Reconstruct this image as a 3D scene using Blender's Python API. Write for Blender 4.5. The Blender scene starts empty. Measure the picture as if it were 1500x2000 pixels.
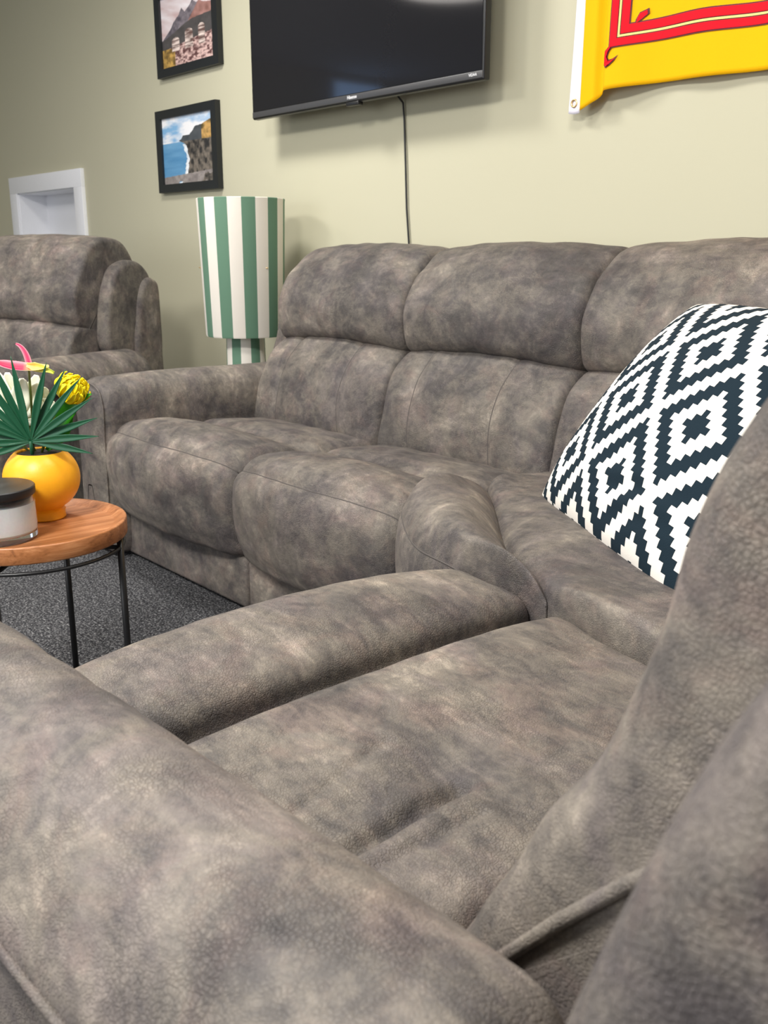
import bpy, bmesh, math, random
import numpy as np
from mathutils import Vector, Matrix
random.seed(7); rng = np.random.default_rng(7)
S = bpy.context.scene; COL = S.collection

# ---------------------------------------------------------------- camera
H = 1.05; TH = math.atan(.27); YAW = math.atan2(.755, .656); FPX = 1890.0
cam_d = bpy.data.cameras.new('camera'); cam = bpy.data.objects.new('camera', cam_d); COL.objects.link(cam)
cam.location = (0, 0, H); cam.rotation_euler = (math.pi/2 - TH, 0, YAW)
cam_d.sensor_fit = 'VERTICAL'; cam_d.sensor_height = 36; cam_d.lens = FPX/2000*36
cam_d.clip_start = .02; cam_d.clip_end = 60
cam_d.dof.use_dof = True; cam_d.dof.focus_distance = 1.75; cam_d.dof.aperture_fstop = 11
S.camera = cam
# ---------------------------------------------------------------- view, world, lights
S.view_settings.view_transform = 'Standard'; S.view_settings.look = 'None'
S.view_settings.gamma = 1; S.view_settings.use_curve_mapping = False
S.view_settings.exposure = 0.36
W = bpy.data.worlds.new('world'); S.world = W; W.use_nodes = True
bg = W.node_tree.nodes['Background']; bg.inputs[0].default_value = (.93, .95, 1, 1); bg.inputs[1].default_value = .38
def area(name, loc, target, size, power, color=(1, .97, .92), sy=None):
    l = bpy.data.lights.new(name, 'AREA'); l.energy = power; l.color = color; l.size = size
    if sy: l.shape = 'RECTANGLE'; l.size_y = sy
    o = bpy.data.objects.new(name, l); COL.objects.link(o); o.location = loc
    d = Vector(target) - Vector(loc); o.rotation_euler = d.to_track_quat('-Z', 'Y').to_euler(); return o
area('ceiling_or_fill_light', (-3.3, 1.35, 2.66), (-3.1, 1.5, 0), .42, 31)
area('ceiling_or_fill_light', (-1.2, 1.3, 2.66), (-1.2, 1.35, 0), .42, 18)
area('ceiling_or_fill_light', (-1.0, -.7, 2.66), (-1.0, -.5, 0), .6, 100)  # overhead fill added to brighten the near arm and seat
area('ceiling_or_fill_light', (-3.4, -.9, 2.66), (-3.3, -.5, 0), .6, 46)  # overhead fill placed to light the cushion fronts from above

area('window_daylight', (-1.9, -4.1, 1.45), (-2.2, 2.5, .9), 3.0, 55, (.96, .98, 1), 1.6)

# ---------------------------------------------------------------- materials
def new_mat(name):
    m = bpy.data.materials.new(name); m.use_nodes = True
    return m, m.node_tree, m.node_tree.nodes['Principled BSDF']
def plain(name, rgb, rough=.5, metal=0, bump=0, bscale=200, **kw):
    m, t, p = new_mat(name)
    p.inputs['Base Color'].default_value = (*rgb, 1); p.inputs['Roughness'].default_value = rough; p.inputs['Metallic'].default_value = metal
    for k, v in kw.items(): p.inputs[k.replace('_', ' ')].default_value = v
    tc = t.nodes.new('ShaderNodeTexCoord'); n = t.nodes.new('ShaderNodeTexNoise'); n.inputs['Scale'].default_value = bscale
    n.inputs['Detail'].default_value = 4
    t.links.new(tc.outputs['Object'], n.inputs['Vector'])
    if bump:
        b = t.nodes.new('ShaderNodeBump'); b.inputs['Strength'].default_value = bump; b.inputs['Distance'].default_value = .002
        t.links.new(n.outputs['Fac'], b.inputs['Height']); t.links.new(b.outputs[0], p.inputs['Normal'])
    # faint tonal variation
    mx = t.nodes.new('ShaderNodeMix'); mx.data_type = 'RGBA'; mx.inputs[6].default_value = (*[c*.93 for c in rgb], 1); mx.inputs[7].default_value = (*[min(1, c*1.05) for c in rgb], 1)
    t.links.new(n.outputs['Fac'], mx.inputs[0]); t.links.new(mx.outputs[2], p.inputs['Base Color'])
    return m
def noise(t, vec, scale, detail=5, rough=.6, dist=0):
    n = t.nodes.new('ShaderNodeTexNoise'); n.inputs['Scale'].default_value = scale; n.inputs['Detail'].default_value = detail
    n.inputs['Roughness'].default_value = rough; n.inputs['Distortion'].default_value = dist
    if vec: t.links.new(vec, n.inputs['Vector'])
    return n.outputs['Fac']
def math_(t, op, a, b=None, c=None):
    n = t.nodes.new('ShaderNodeMath'); n.operation = op
    for i, v in enumerate((a, b, c)):
        if v is None: continue
        if isinstance(v, (int, float)): n.inputs[i].default_value = v
        else: t.links.new(v, n.inputs[i])
    return n.outputs[0]
def ramp(t, fac, stops, interp='LINEAR'):
    r = t.nodes.new('ShaderNodeValToRGB'); r.color_ramp.interpolation = interp
    e = r.color_ramp.elements
    while len(e) < len(stops): e.new(.5)
    for i, (p, c) in enumerate(stops): e[i].position = p; e[i].color = (*c, 1) if len(c) == 3 else c
    t.links.new(fac, r.inputs[0]); return r.outputs[0]
def mix(t, fac, a, b, blend='MIX'):
    n = t.nodes.new('ShaderNodeMix'); n.data_type = 'RGBA'; n.blend_type = blend
    for i, v in ((0, fac), (6, a), (7, b)):
        if isinstance(v, (int, float)): n.inputs[i].default_value = v
        elif isinstance(v, tuple): n.inputs[i].default_value = (*v, 1)
        else: t.links.new(v, n.inputs[i])
    return n.outputs[2]

def suede():
    m, t, p = new_mat('suede_upholstery')
    tc = t.nodes.new('ShaderNodeTexCoord'); V = tc.outputs['Object']
    big = noise(t, V, 4.2, 6, .62, .5)
    med = noise(t, V, 17, 6, .7, .9)
    mp = t.nodes.new('ShaderNodeMapping'); mp.inputs['Rotation'].default_value = (.5, .3, .8); mp.inputs['Scale'].default_value = (1, 3.2, 1.6)
    t.links.new(V, mp.inputs[0]); brush = noise(t, mp.outputs[0], 11, 7, .7, .6)
    fine = noise(t, V, 130, 3, .6)
    f = math_(t, 'ADD', math_(t, 'MULTIPLY', big, .42), math_(t, 'MULTIPLY', med, .22))
    f = math_(t, 'ADD', f, math_(t, 'MULTIPLY', brush, .24))
    f = math_(t, 'ADD', f, math_(t, 'MULTIPLY', noise(t, V, 75, 5, .75, .8), .12))
    col = ramp(t, f, [(.36, (.036, .033, .034)), (.455, (.086, .077, .071)), (.545, (.180, .158, .133)), (.66, (.42, .365, .295))])
    pk = ramp(t, noise(t, V, 9, 5, .65, 1.0), [(.5, (0, 0, 0)), (.66, (1, 1, 1))])
    col = mix(t, math_(t, 'MULTIPLY', pk, .34), col, mix(t, 1.0, col, (1.16, .90, .90), 'MULTIPLY'))
    cool = ramp(t, noise(t, V, 6.5, 5, .65, 1.2), [(.46, (0, 0, 0)), (.62, (1, 1, 1))])
    col = mix(t, math_(t, 'MULTIPLY', cool, .6), col, mix(t, 1.0, col, (.86, .83, .95), 'MULTIPLY'))
    # crackle: warped cell edges
    wn = t.nodes.new('ShaderNodeTexNoise'); wn.inputs['Scale'].default_value = 55; wn.inputs['Detail'].default_value = 3; t.links.new(V, wn.inputs['Vector'])
    va = t.nodes.new('ShaderNodeVectorMath'); va.operation = 'SCALE'; va.inputs['Scale'].default_value = .012; t.links.new(wn.outputs['Color'], va.inputs[0])
    vb = t.nodes.new('ShaderNodeVectorMath'); vb.operation = 'ADD'; t.links.new(V, vb.inputs[0]); t.links.new(va.outputs[0], vb.inputs[1])
    vo = t.nodes.new('ShaderNodeTexVoronoi'); vo.feature = 'DISTANCE_TO_EDGE'; vo.inputs['Scale'].default_value = 250; t.links.new(vb.outputs[0], vo.inputs['Vector'])
    cr = math_(t, 'MINIMUM', math_(t, 'MULTIPLY', vo.outputs['Distance'], 5.5), 1.0)
    msk = ramp(t, noise(t, V, 7, 4, .6, .6), [(.38, (.25,)*3), (.60, (1,)*3)])
    crd = math_(t, 'MULTIPLY', math_(t, 'SUBTRACT', 1.0, cr), msk)
    col = mix(t, math_(t, 'MULTIPLY', crd, .55), col, mix(t, 1.0, col, (.45, .42, .42), 'MULTIPLY'))
    t.links.new(col, p.inputs['Base Color'])
    p.inputs['Roughness'].default_value = .62; p.inputs['Specular IOR Level'].default_value = .32
    p.inputs['Sheen Weight'].default_value = .05; p.inputs['Sheen Roughness'].default_value = .45; p.inputs['Sheen Tint'].default_value = (.9, .8, .72, 1)
    h = math_(t, 'ADD', math_(t, 'MULTIPLY', crd, -.9), math_(t, 'MULTIPLY', fine, .5))
    h = math_(t, 'ADD', h, math_(t, 'MULTIPLY', med, 1.6))
    b = t.nodes.new('ShaderNodeBump'); b.inputs['Strength'].default_value = .5; b.inputs['Distance'].default_value = .0018
    t.links.new(h, b.inputs['Height']); t.links.new(b.outputs[0], p.inputs['Normal'])
    return m
M_SUEDE = suede()
M_SEAM = plain('seam_thread', (.07, .06, .055), .8, bump=.3, bscale=600)
M_INNER = plain('gap_block_dark', (.03, .028, .027), .9)  # dark colour of the light-stopping blocks added inside the seating

def wallmat():
    m, t, p = new_mat('sage_wall_paint')
    tc = t.nodes.new('ShaderNodeTexCoord'); V = tc.outputs['Object']
    c = mix(t, noise(t, V, 1.1, 3, .5), (.505, .485, .355), (.535, .512, .385))
    t.links.new(c, p.inputs['Base Color']); p.inputs['Roughness'].default_value = .62; p.inputs['Specular IOR Level'].default_value = .3
    b = t.nodes.new('ShaderNodeBump'); b.inputs['Strength'].default_value = .12; b.inputs['Distance'].default_value = .001
    t.links.new(noise(t, V, 260, 4, .6), b.inputs['Height']); t.links.new(b.outputs[0], p.inputs['Normal']); return m
M_WALL = wallmat()
def carpetmat():
    m, t, p = new_mat('charcoal_carpet')
    tc = t.nodes.new('ShaderNodeTexCoord'); V = tc.outputs['Object']
    n = noise(t, V, 165, 4, .8, .3); n2 = noise(t, V, 60, 4, .7)
    f = math_(t, 'ADD', math_(t, 'MULTIPLY', n, .8), math_(t, 'MULTIPLY', n2, .2))
    c = ramp(t, f, [(.40, (.008, .008, .010)), (.50, (.045, .045, .050)), (.57, (.19, .19, .195)), (.64, (.46, .46, .46))])
    t.links.new(c, p.inputs['Base Color']); p.inputs['Roughness'].default_value = .95; p.inputs['Specular IOR Level'].default_value = .1
    b = t.nodes.new('ShaderNodeBump'); b.inputs['Strength'].default_value = .9; b.inputs['Distance'].default_value = .006
    t.links.new(f, b.inputs['Height']); t.links.new(b.outputs[0], p.inputs['Normal']); return m
M_CARPET = carpetmat()
M_WHITE = plain('white_gloss_trim', (.88, .89, .93), .35)
M_CEIL = plain('ceiling_white', (.8, .8, .79), .8)
M_BLACK = plain('black_frame', (.012, .014, .016), .38, bump=.1)
M_TVB = plain('television_casing', (.012, .012, .013), .32)
M_CHIN = plain('television_chin', (.05, .05, .053), .35)
M_SCREEN = plain('television_screen', (.012, .012, .014), .06, Specular_IOR_Level=.28)
M_LOGO = plain('silver_print', (.7, .7, .72), .4)
M_METAL = plain('black_powder_coat', (.01, .01, .011), .4)
M_POT = plain('yellow_glaze', (.93, .42, .012), .42, bump=.15, bscale=90)
M_SOIL = plain('dark_soil', (.02, .014, .01), .95, bump=1, bscale=150)
M_LEAFD = plain('fan_leaf_green', (.006, .080, .034), .45, bump=.1)
M_LEAFL = plain('bright_leaf_green', (.03, .27, .012), .4)
M_STEM = plain('olive_stem', (.10, .13, .02), .5)
M_YEL = plain('yellow_petal', (1.0, .80, .005), .5)
M_WPET = plain('cream_petal', (.86, .87, .70), .55)
M_BRASS = plain('brass', (.75, .55, .28), .3, .9)
M_LID = plain('matt_black_lid', (.018, .018, .02), .45)
M_WAX = plain('white_wax', (.95, .95, .97), .5, Subsurface_Weight=.15)
M_YFLAG = plain('yellow_flag_cloth', (.88, .46, .0), .8, Specular_IOR_Level=.2, bump=.15, bscale=500)
M_WFLAG = plain('white_canvas_heading', (.86, .83, .93), .7, bump=.2, bscale=500)
M_RED = plain('red_flag_print', (.80, .010, .022), .85, Specular_IOR_Level=.15)
M_DRED = plain('dark_flag_outline', (.10, .003, .008), .6)
M_CREAM = plain('pale_yellow_print', (.93, .70, .22), .6)
M_GRN = plain('green_stripe_fabric', (.125, .245, .165), .75, bump=.3, bscale=700)
M_IVO = plain('ivory_stripe_fabric', (.84, .79, .71), .75, bump=.3, bscale=700)
M_NAVY = plain('navy_cushion_print', (.009, .020, .030), .9, Specular_IOR_Level=.15, bump=.5, bscale=700)
M_CREM = plain('cream_cushion_cloth', (.76, .72, .66), .85, bump=.5, bscale=700)
def glassm():
    m, t, p = new_mat('clear_glass'); p.inputs['Base Color'].default_value = (.95, .97, .98, 1); p.inputs['Roughness'].default_value = .02
    p.inputs['Transmission Weight'].default_value = 1; p.inputs['IOR'].default_value = 1.45; return m
M_GLASS = glassm()
def woodm():
    m, t, p = new_mat('walnut_veneer'); tc = t.nodes.new('ShaderNodeTexCoord')
    mp = t.nodes.new('ShaderNodeMapping'); mp.inputs['Rotation'].default_value = (0, 0, math.radians(-41)); mp.inputs['Scale'].default_value = (60, 2.2, 60)
    t.links.new(tc.outputs['Object'], mp.inputs[0])
    n = noise(t, mp.outputs[0], 1.1, 6, .6, .8); n2 = noise(t, mp.outputs[0], 5, 3, .6)
    f = math_(t, 'ADD', math_(t, 'MULTIPLY', n, .75), math_(t, 'MULTIPLY', n2, .25))
    t.links.new(ramp(t, f, [(.32, (.16, .055, .018)), (.46, (.34, .13, .045)), (.54, (.40, .16, .06)), (.68, (.56, .27, .12))]), p.inputs['Base Color'])
    p.inputs['Roughness'].default_value = .38; return m
M_WOOD = woodm()
def attrm(name, rough=.5, coat=0):
    m, t, p = new_mat(name); a = t.nodes.new('ShaderNodeVertexColor'); a.layer_name = 'tint'
    t.links.new(a.outputs[0], p.inputs['Base Color']); p.inputs['Roughness'].default_value = rough; p.inputs['Coat Weight'].default_value = coat; return m
M_PRINT = attrm('printed_photo', .35); M_PETAL = attrm('pink_petal', .6)
def emit(name, rgb, s):
    m, t, p = new_mat(name); p.inputs['Base Color'].default_value = (1, 1, 1, 1); p.inputs['Emission Color'].default_value = (*rgb, 1); p.inputs['Emission Strength'].default_value = s; return m

# ---------------------------------------------------------------- object helpers
def root(name, label, cat, loc, rz=0, group=None):
    o = bpy.data.objects.new(name, None); COL.objects.link(o); o.location = loc; o.rotation_euler = (0, 0, rz)
    o.empty_display_size = .05; o['label'] = label; o['category'] = cat
    if group: o['group'] = group
    return o
def mesh(name, V, F, mat, parent=None, local=False, smooth=True, recalc=True, top=None):
    """V in world coordinates unless local; parents are unrotated unless local is used"""
    V = np.asarray(V, float).reshape(-1, 3)
    org = np.zeros(3)
    if parent is not None and not local:
        p = parent; 
        while p: org += np.array(p.location); p = p.parent
    me = bpy.data.meshes.new(name); me.from_pydata((V - org).tolist(), [], F if isinstance(F, list) else F.tolist())
    if recalc:
        bm = bmesh.new(); bm.from_mesh(me); bmesh.ops.recalc_face_normals(bm, faces=bm.faces); bm.to_mesh(me); bm.free()
    if smooth: me.polygons.foreach_set('use_smooth', [True]*len(me.polygons))
    for mm in (mat if isinstance(mat, (list, tuple)) else [mat]): me.materials.append(mm)
    o = bpy.data.objects.new(name, me); COL.objects.link(o)
    if parent is not None: o.parent = parent
    return o
def structure(o): o['kind'] = 'structure'; return o
def box_vf(x0, x1, y0, y1, z0, z1):
    V = [(x, y, z) for z in (z0, z1) for y in (y0, y1) for x in (x0, x1)]
    F = [[0, 2, 3, 1], [4, 5, 7, 6], [0, 1, 5, 4], [2, 6, 7, 3], [0, 4, 6, 2], [1, 3, 7, 5]]
    return V, F
def box(name, b, mat, parent=None, bevel=0, local=False, seg=3, mp=None):
    V, F = box_vf(*b)
    if mp: V = [tuple(float(q) for q in mp(*v)) for v in V]
    o = mesh(name, V, F, mat, parent, local=local, smooth=False)
    if bevel:
        bm = bmesh.new(); bm.from_mesh(o.data)
        bmesh.ops.bevel(bm, geom=bm.edges[:], offset=bevel, segments=seg, affect='EDGES', profile=.5)
        bm.to_mesh(o.data); bm.free()
        o.data.polygons.foreach_set('use_smooth', [True]*len(o.data.polygons))
        o.data.update()
    return o
def tube_vf(pts, r, n=8, closed=False):
    P = np.asarray(pts, float); m = len(P)
    rr = np.full(m, r) if np.isscalar(r) else np.asarray(r)
    T = np.gradient(P, axis=0)
    if closed: T = np.roll(P, -1, 0) - np.roll(P, 1, 0)
    T /= np.linalg.norm(T, axis=1)[:, None] + 1e-12
    up = np.array((0, 0, 1.0)); 
    if abs(T[0] @ up) > .9: up = np.array((1.0, 0, 0))
    N = np.cross(T[0], up); N /= np.linalg.norm(N); V = []
    for i in range(m):
        N = N - T[i]*(N @ T[i]); N /= np.linalg.norm(N) + 1e-12; B = np.cross(T[i], N)
        for k in range(n):
            a = 2*math.pi*k/n; V.append(P[i] + rr[i]*(math.cos(a)*N + math.sin(a)*B))
    F = []
    R = m if closed else m-1
    for i in range(R):
        j = (i+1) % m
        for k in range(n): F.append([i*n+k, i*n+(k+1) % n, j*n+(k+1) % n, j*n+k])
    if not closed: F.append(list(range(n))[::-1]); F.append([(m-1)*n+k for k in range(n)])
    return V, F
def tube(name, pts, r, mat, parent=None, n=8, closed=False, local=False):
    V, F = tube_vf(pts, r, n, closed); return mesh(name, V, F, mat, parent, local=local)
def lathe(name, prof, c, mat, parent, n=64, local=False, matfn=None):
    V = []; F = []; m = len(prof)
    for (r, z) in prof:
        for k in range(n):
            a = 2*math.pi*k/n; V.append((c[0]+r*math.cos(a), c[1]+r*math.sin(a), c[2]+z))
    for i in range(m-1):
        for k in range(n): F.append([i*n+k, i*n+(k+1) % n, (i+1)*n+(k+1) % n, (i+1)*n+k])
    o = mesh(name, V, F, mat, parent, local=local)
    o.data.set_sharp_from_angle(angle=math.radians(38))
    if matfn:
        for p in o.data.polygons: p.material_index = matfn(p.index % n)
    return o

# ---------------------------------------------------------------- cushions: a closed profile swept across a width, ends rolled over
def catmull(P, ts):
    n = len(P); i = np.floor(ts).astype(int) % n; f = (ts - np.floor(ts))[:, None]
    p0, p1, p2, p3 = P[(i-1) % n], P[i], P[(i+1) % n], P[(i+2) % n]
    return .5*((2*p1)+(-p0+p2)*f+(2*p0-5*p1+4*p2-p3)*f**2+(-p0+3*p1-3*p2+p3)*f**3)
def sweep(name, prof, w0, w1, mp, parent, r=.05, N=200, Mw=120, grooves=(), local=False, mat=None, wrinkle=.0009, seed=0, caps=True, ends=(1, 1), post=None, rend=7, seams=()):
    """prof(s)->control points (a,z); mp(w,a,z)->xyz; grooves: fn(s,A,Z)->inward depth array"""
    half = (w1-w0)/2; mid = (w0+w1)/2
    P0 = np.array(prof(0.0), float); n = len(P0)
    tt = np.linspace(0, n, 4000, endpoint=False); D = catmull(P0, tt); L = np.r_[0, np.cumsum(np.linalg.norm(np.roll(D, -1, 0)-D, axis=1))]
    ts = np.interp(np.linspace(0, L[-1], N, endpoint=False), L[:-1], tt)
    r0 = min(r, half*.9); st = []
    phis = np.linspace(0, math.pi/2, rend)
    for ph in phis[::-1]: st.append((-(half-r0)-r0*math.sin(ph)*ends[0]-(r0*(1-ends[0])), r0*(1-math.cos(ph))*ends[0]))
    inner = np.linspace(-(half-r0), half-r0, Mw)[1:-1]
    for w in inner: st.append((w, 0))
    for ph in phis: st.append(((half-r0)+r0*math.sin(ph)*ends[1]+(r0*(1-ends[1])), r0*(1-math.cos(ph))*ends[1]))
    g = np.random.default_rng(seed+11); ph_ = g.uniform(0, 6.28, 8); fr = g.uniform(5, 24, (8, 2))
    rings = []
    for (w, e) in st:
        s = w/half; P = catmull(np.array(prof(s), float), ts)
        T = np.roll(P, -1, 0)-np.roll(P, 1, 0); T /= np.linalg.norm(T, axis=1)[:, None]+1e-9
        Nn = np.stack([T[:, 1], -T[:, 0]], 1)
        if rings == []:
            area_ = .5*np.sum(P[:, 0]*np.roll(P[:, 1], -1)-np.roll(P[:, 0], -1)*P[:, 1]); sg = 1 if area_ > 0 else -1
        Nn = Nn*sg; d = np.full(N, -e)
        for gf in grooves: d = d-gf(s, P[:, 0], P[:, 1], ts)
        if wrinkle:
            q = np.zeros(N)
            for k in range(8): q += np.sin(fr[k, 0]*w*3+fr[k, 1]*(P[:, 1]+P[:, 0])*2+ph_[k])
            d = d+wrinkle*q/2.0
        rings.append((mid+w, P+Nn*d[:, None]))
    R = []; C = []
    def add(w, Q): R.append(np.stack(mp(np.full(len(Q), w), Q[:, 0], Q[:, 1]), 1))
    w_, Q_ = rings[0]; cen = Q_.mean(0)
    for k in (.25, .5, .75, .9): add(w_-(.004*(1-k)), cen+(Q_-cen)*k)
    for w_, Q_ in rings: add(w_, Q_)
    w_, Q_ = rings[-1]; cen2 = Q_.mean(0)
    for k in (.9, .75, .5, .25): add(w_+(.004*(1-k)), cen2+(Q_-cen2)*k)
    V = np.concatenate(R); m = len(R)
    if post is not None: V = post(V)
    a = (np.arange(m-1)[:, None]*N+np.arange(N)[None]).ravel(); b = (np.arange(m-1)[:, None]*N+(np.arange(N)[None]+1) % N).ravel()
    F = np.stack([a, b, b+N, a+N], 1).tolist(); F.append(list(range(N))[::-1]); F.append([(m-1)*N+k for k in range(N)])
    ob = mesh(name, V, F, mat or M_SUEDE, parent, local=local)
    for sm in seams:
        pts = []
        if sm[0] == 'w':                                # across the width at profile parameter sm[1]
            for s in np.linspace(sm[2], sm[3], 60):
                w = s*half; k = max(0, abs(w)-(half-r0)); e = r0-math.sqrt(max(0, r0*r0-k*k))
                pts.append((mid+w, sm[1]+(sm[4]*s*s if len(sm) > 4 else 0), s, e))
        else:                                           # up the cushion at width sm[1]
            for tq in np.linspace(sm[2], sm[3], 50):
                s = sm[1]+sm[4]*math.sin((tq-sm[2])/(sm[3]-sm[2])*math.pi); pts.append((mid+s*half, tq, s, 0))
        Q = []
        for (w, tq, s, e) in pts:
            c3 = catmull(np.array(prof(s), float), np.array([tq-.02, tq, tq+.02])); T_ = c3[2]-c3[0]; T_ /= np.linalg.norm(T_)
            nn = np.array([T_[1], -T_[0]])*sg; dq = -e-.0012
            if wrinkle:
                qq = sum(math.sin(fr[k, 0]*(w-mid)*3+fr[k, 1]*(c3[1][1]+c3[1][0])*2+ph_[k]) for k in range(8)); dq += wrinkle*qq/2
            for gf in grooves: dq -= float(gf(s, c3[1:2, 0], c3[1:2, 1], np.array([tq]))[0])
            c_ = c3[1]+nn*dq; Q.append(np.array(mp(w, c_[0], c_[1]), float).ravel())
        Q = np.array(Q)
        if post is not None: Q = post(Q)
        tube('seam', Q, .0023, M_SEAM, ob, n=6, local=local)
    return ob

def gz(zc, wd, dep, amin, amax, zf=lambda s: 0):       # groove running across the width at height zc
    return lambda s, A, Z, ts: dep*np.exp(-((Z-zc-zf(s))/wd)**2)*((A > amin) & (A < amax))
def gw(sc, wd, dep, zmin, zmax, amax, curve=0):        # groove running up the cushion at width position sc
    def f(s, A, Z, ts):
        c = sc+curve*np.sin((Z-zmin)/(zmax-zmin)*math.pi)
        return dep*np.exp(-((s-c)/wd)**2)*((A < amax) & (Z > zmin) & (Z < zmax))
    return f
def gt(tc, wd, dep):                                    # groove at a profile parameter (a stitched line); second faint line beside it
    return lambda s, A, Z, ts: dep*np.exp(-((ts-tc)/wd)**2)

# seat: front roll, shallow valley, seat; cut line of the stitching follows the front edge
def seat_prof(bulge=.06, valley=.012, zt=.50, depth=.62, low=.165, dropL=0, dropR=0):
    def f(s):
        b = bulge*(1-s*s); e = .022*abs(s)**3
        return [(.07-b*.6, low), (.015-b, .23), (-.005-b, .33), (.0-b, .41), (.022-b*.9, .462-e), (.07-b*.7, .497-e+.012*(1-s*s)), (.15-b*.3, zt+.018*(1-s*s)-e),
                (.22, zt-.004-e), (.275, zt-.012-valley-e), (.33, zt-.008-e), (.43, zt-.012-e), (.56, .465), (depth, .44), (depth, .30), (depth-.12, .17), (.32, low)]
    return f
def low_prof(s):
    e = .012*abs(s)**2; c = .022*(1-abs(s)**2.0)
    return [(.535, .415), (.495-e*.2, .46), (.478+e, .54), (.482+e, .62), (.50+e, .69), (.545+e, .735+c), (.60, .748+c), (.68, .75+c), (.80, .74), (.80, .60), (.78, .45), (.66, .41)]
def up_prof(lift=0, lean=0):
    def f(s):
        e = .020*abs(s)**2.5; c = .022*(1-abs(s)**2.0)
        return [(.63, .715+c), (.585+e, .728+c), (.545+e, .752+c*.9), (.527+e, .805), (.528+e, .88), (.57+e, .965), (.615+e, 1.02-e+lift), (.68+e*.5, 1.062-e+lift), (.76, 1.075-e+lift), (.85, 1.055-e+lift),
                (.91, .99), (.92, .88), (.90, .76), (.78, .70)]
    return f
SEAT_G = [gt(4.15, .14, .004)]; SEAT_S = [('w', 4.15, -.97, .97)]
LOW_G = [gw(-.56, .05, .006, .42, .80, .62, -.04), gw(.42, .05, .006, .42, .80, .62, -.05)]
LOW_S = [('p', -.56, .8, 5.2, -.04), ('p', .42, .8, 5.2, -.05)]

def arm(root_, mp, w0, w1, v0=-.05, v1=.72, local=False, front=True, out=1):
    """w0 = inner side, w1 = outer side; swept along depth"""
    wd = abs(w1-w0); sg = 1 if w1 > w0 else -1
    def prof(s):
        k = .018*max(0, -s)**2
        return [(.03, .03), (.012, .2), (.006, .42), (.001, .50), (.002, .565-k), (.022, .615-k), (wd*.29, .640-k), (wd*.54, .644-k), (wd*.79, .622-k), (wd-.006, .575-k), (wd+.006, .52), (wd-.010, .47), (wd-.012, .3), (wd-.015, .03), (wd*.5, .02)]
    m2 = lambda v, a, z: mp(w0+sg*a, v, z)
    a = sweep('arm', prof, v0, v1, m2, root_, r=.055, N=220, Mw=110, local=local, grooves=[gt(10.45, .16, .007), gt(2.6, .1, .002)], seed=3,
              seams=[('w', 10.45, -.80, .98)], wrinkle=.0006)
    e_ = catmull(np.array(prof(0), float), np.array([9.98]))
    for q in e_: tube('piping', [np.array(m2(v, q[0]+.002, q[1]), float).ravel() for v in np.linspace(v0+.075, v1-.03, 40)], .0045, M_SUEDE, root_, n=8, local=local)
    # piping round the front face
    pts = catmull(np.array(prof(-1), float), np.linspace(.25, 13.0, 160)); T_ = np.gradient(pts, axis=0); T_ /= np.linalg.norm(T_, axis=1)[:, None]
    q = pts-np.stack([T_[:, 1], -T_[:, 0]], 1)*(-.015)
    P = np.stack(m2(np.full(len(q), v0+.0135), q[:, 0], q[:, 1]), 1)
    tube('piping', P, .0035, M_SUEDE, root_, n=6, local=local)
    return a

# ---------------------------------------------------------------- room
xl, xr, yw = -7.9, 3.0, 2.5
NX0, NX1, NZ0, NZ1 = -6.42, -5.56, .62, 1.40
V = []; F = []
for b in [(xl, NX0, yw, yw+.2, 0, 2.7), (NX1, xr, yw, yw+.2, 0, 2.7), (NX0, NX1, yw, yw+.2, 0, NZ0), (NX0, NX1, yw, yw+.2, NZ1, 2.7)]:
    v, f = box_vf(*b); k = len(V); V += v; F += [[i+k for i in q] for q in f]
structure(mesh('wall_back', V, F, M_WALL, smooth=False, recalc=False))
structure(box('wall_left', (xl-.1, xl, -4.2, yw+.2, 0, 2.7), M_WALL))
structure(box('floor', (xl-.1, xr, -4.2, yw+.2, -.06, 0), M_CARPET))
structure(box('ceiling', (xl-.1, xr, -4.2, yw+.2, 2.7, 2.8), M_CEIL))
structure(box('baseboard_back', (xl, xr, yw-.018, yw, 0, .11), M_WHITE, bevel=.004))
# boxed-in white recess with trim
rc = bpy.data.objects.new('wall_recess', None); COL.objects.link(rc); rc.location = ((NX0+NX1)/2, yw, NZ0); structure(rc)
T = .11; o_ = .022
box('trim_board', (NX0-T, NX1+T, yw-o_, yw, NZ1, NZ1+.098), M_WHITE, rc, .0012)
box('trim_board', (NX0-T, NX1+T, yw-o_, yw, NZ0-.1, NZ0), M_WHITE, rc, .0012)
box('trim_board', (NX0-T, NX0, yw-o_, yw, NZ0, NZ1), M_WHITE, rc, .0012)
box('trim_board', (NX1, NX1+T, yw-o_, yw, NZ0, NZ1), M_WHITE, rc, .0012)
box('back_panel', (NX0-.02, NX1+.02, yw+.17, yw+.185, NZ0-.02, NZ1+.02), M_WHITE, rc)
box('side_panel', (NX0-.01, NX0+.006, yw-.005, yw+.17, NZ0, NZ1), M_WHITE, rc)
box('side_panel', (NX1-.006, NX1+.01, yw-.005, yw+.17, NZ0, NZ1), M_WHITE, rc)
box('head_panel', (NX0, NX1, yw-.005, yw+.17, NZ1-.006, NZ1+.01), M_WHITE, rc)
box('sill_panel', (NX0, NX1, yw-.005, yw+.17, NZ0-.01, NZ0+.006), M_WHITE, rc)

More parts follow.
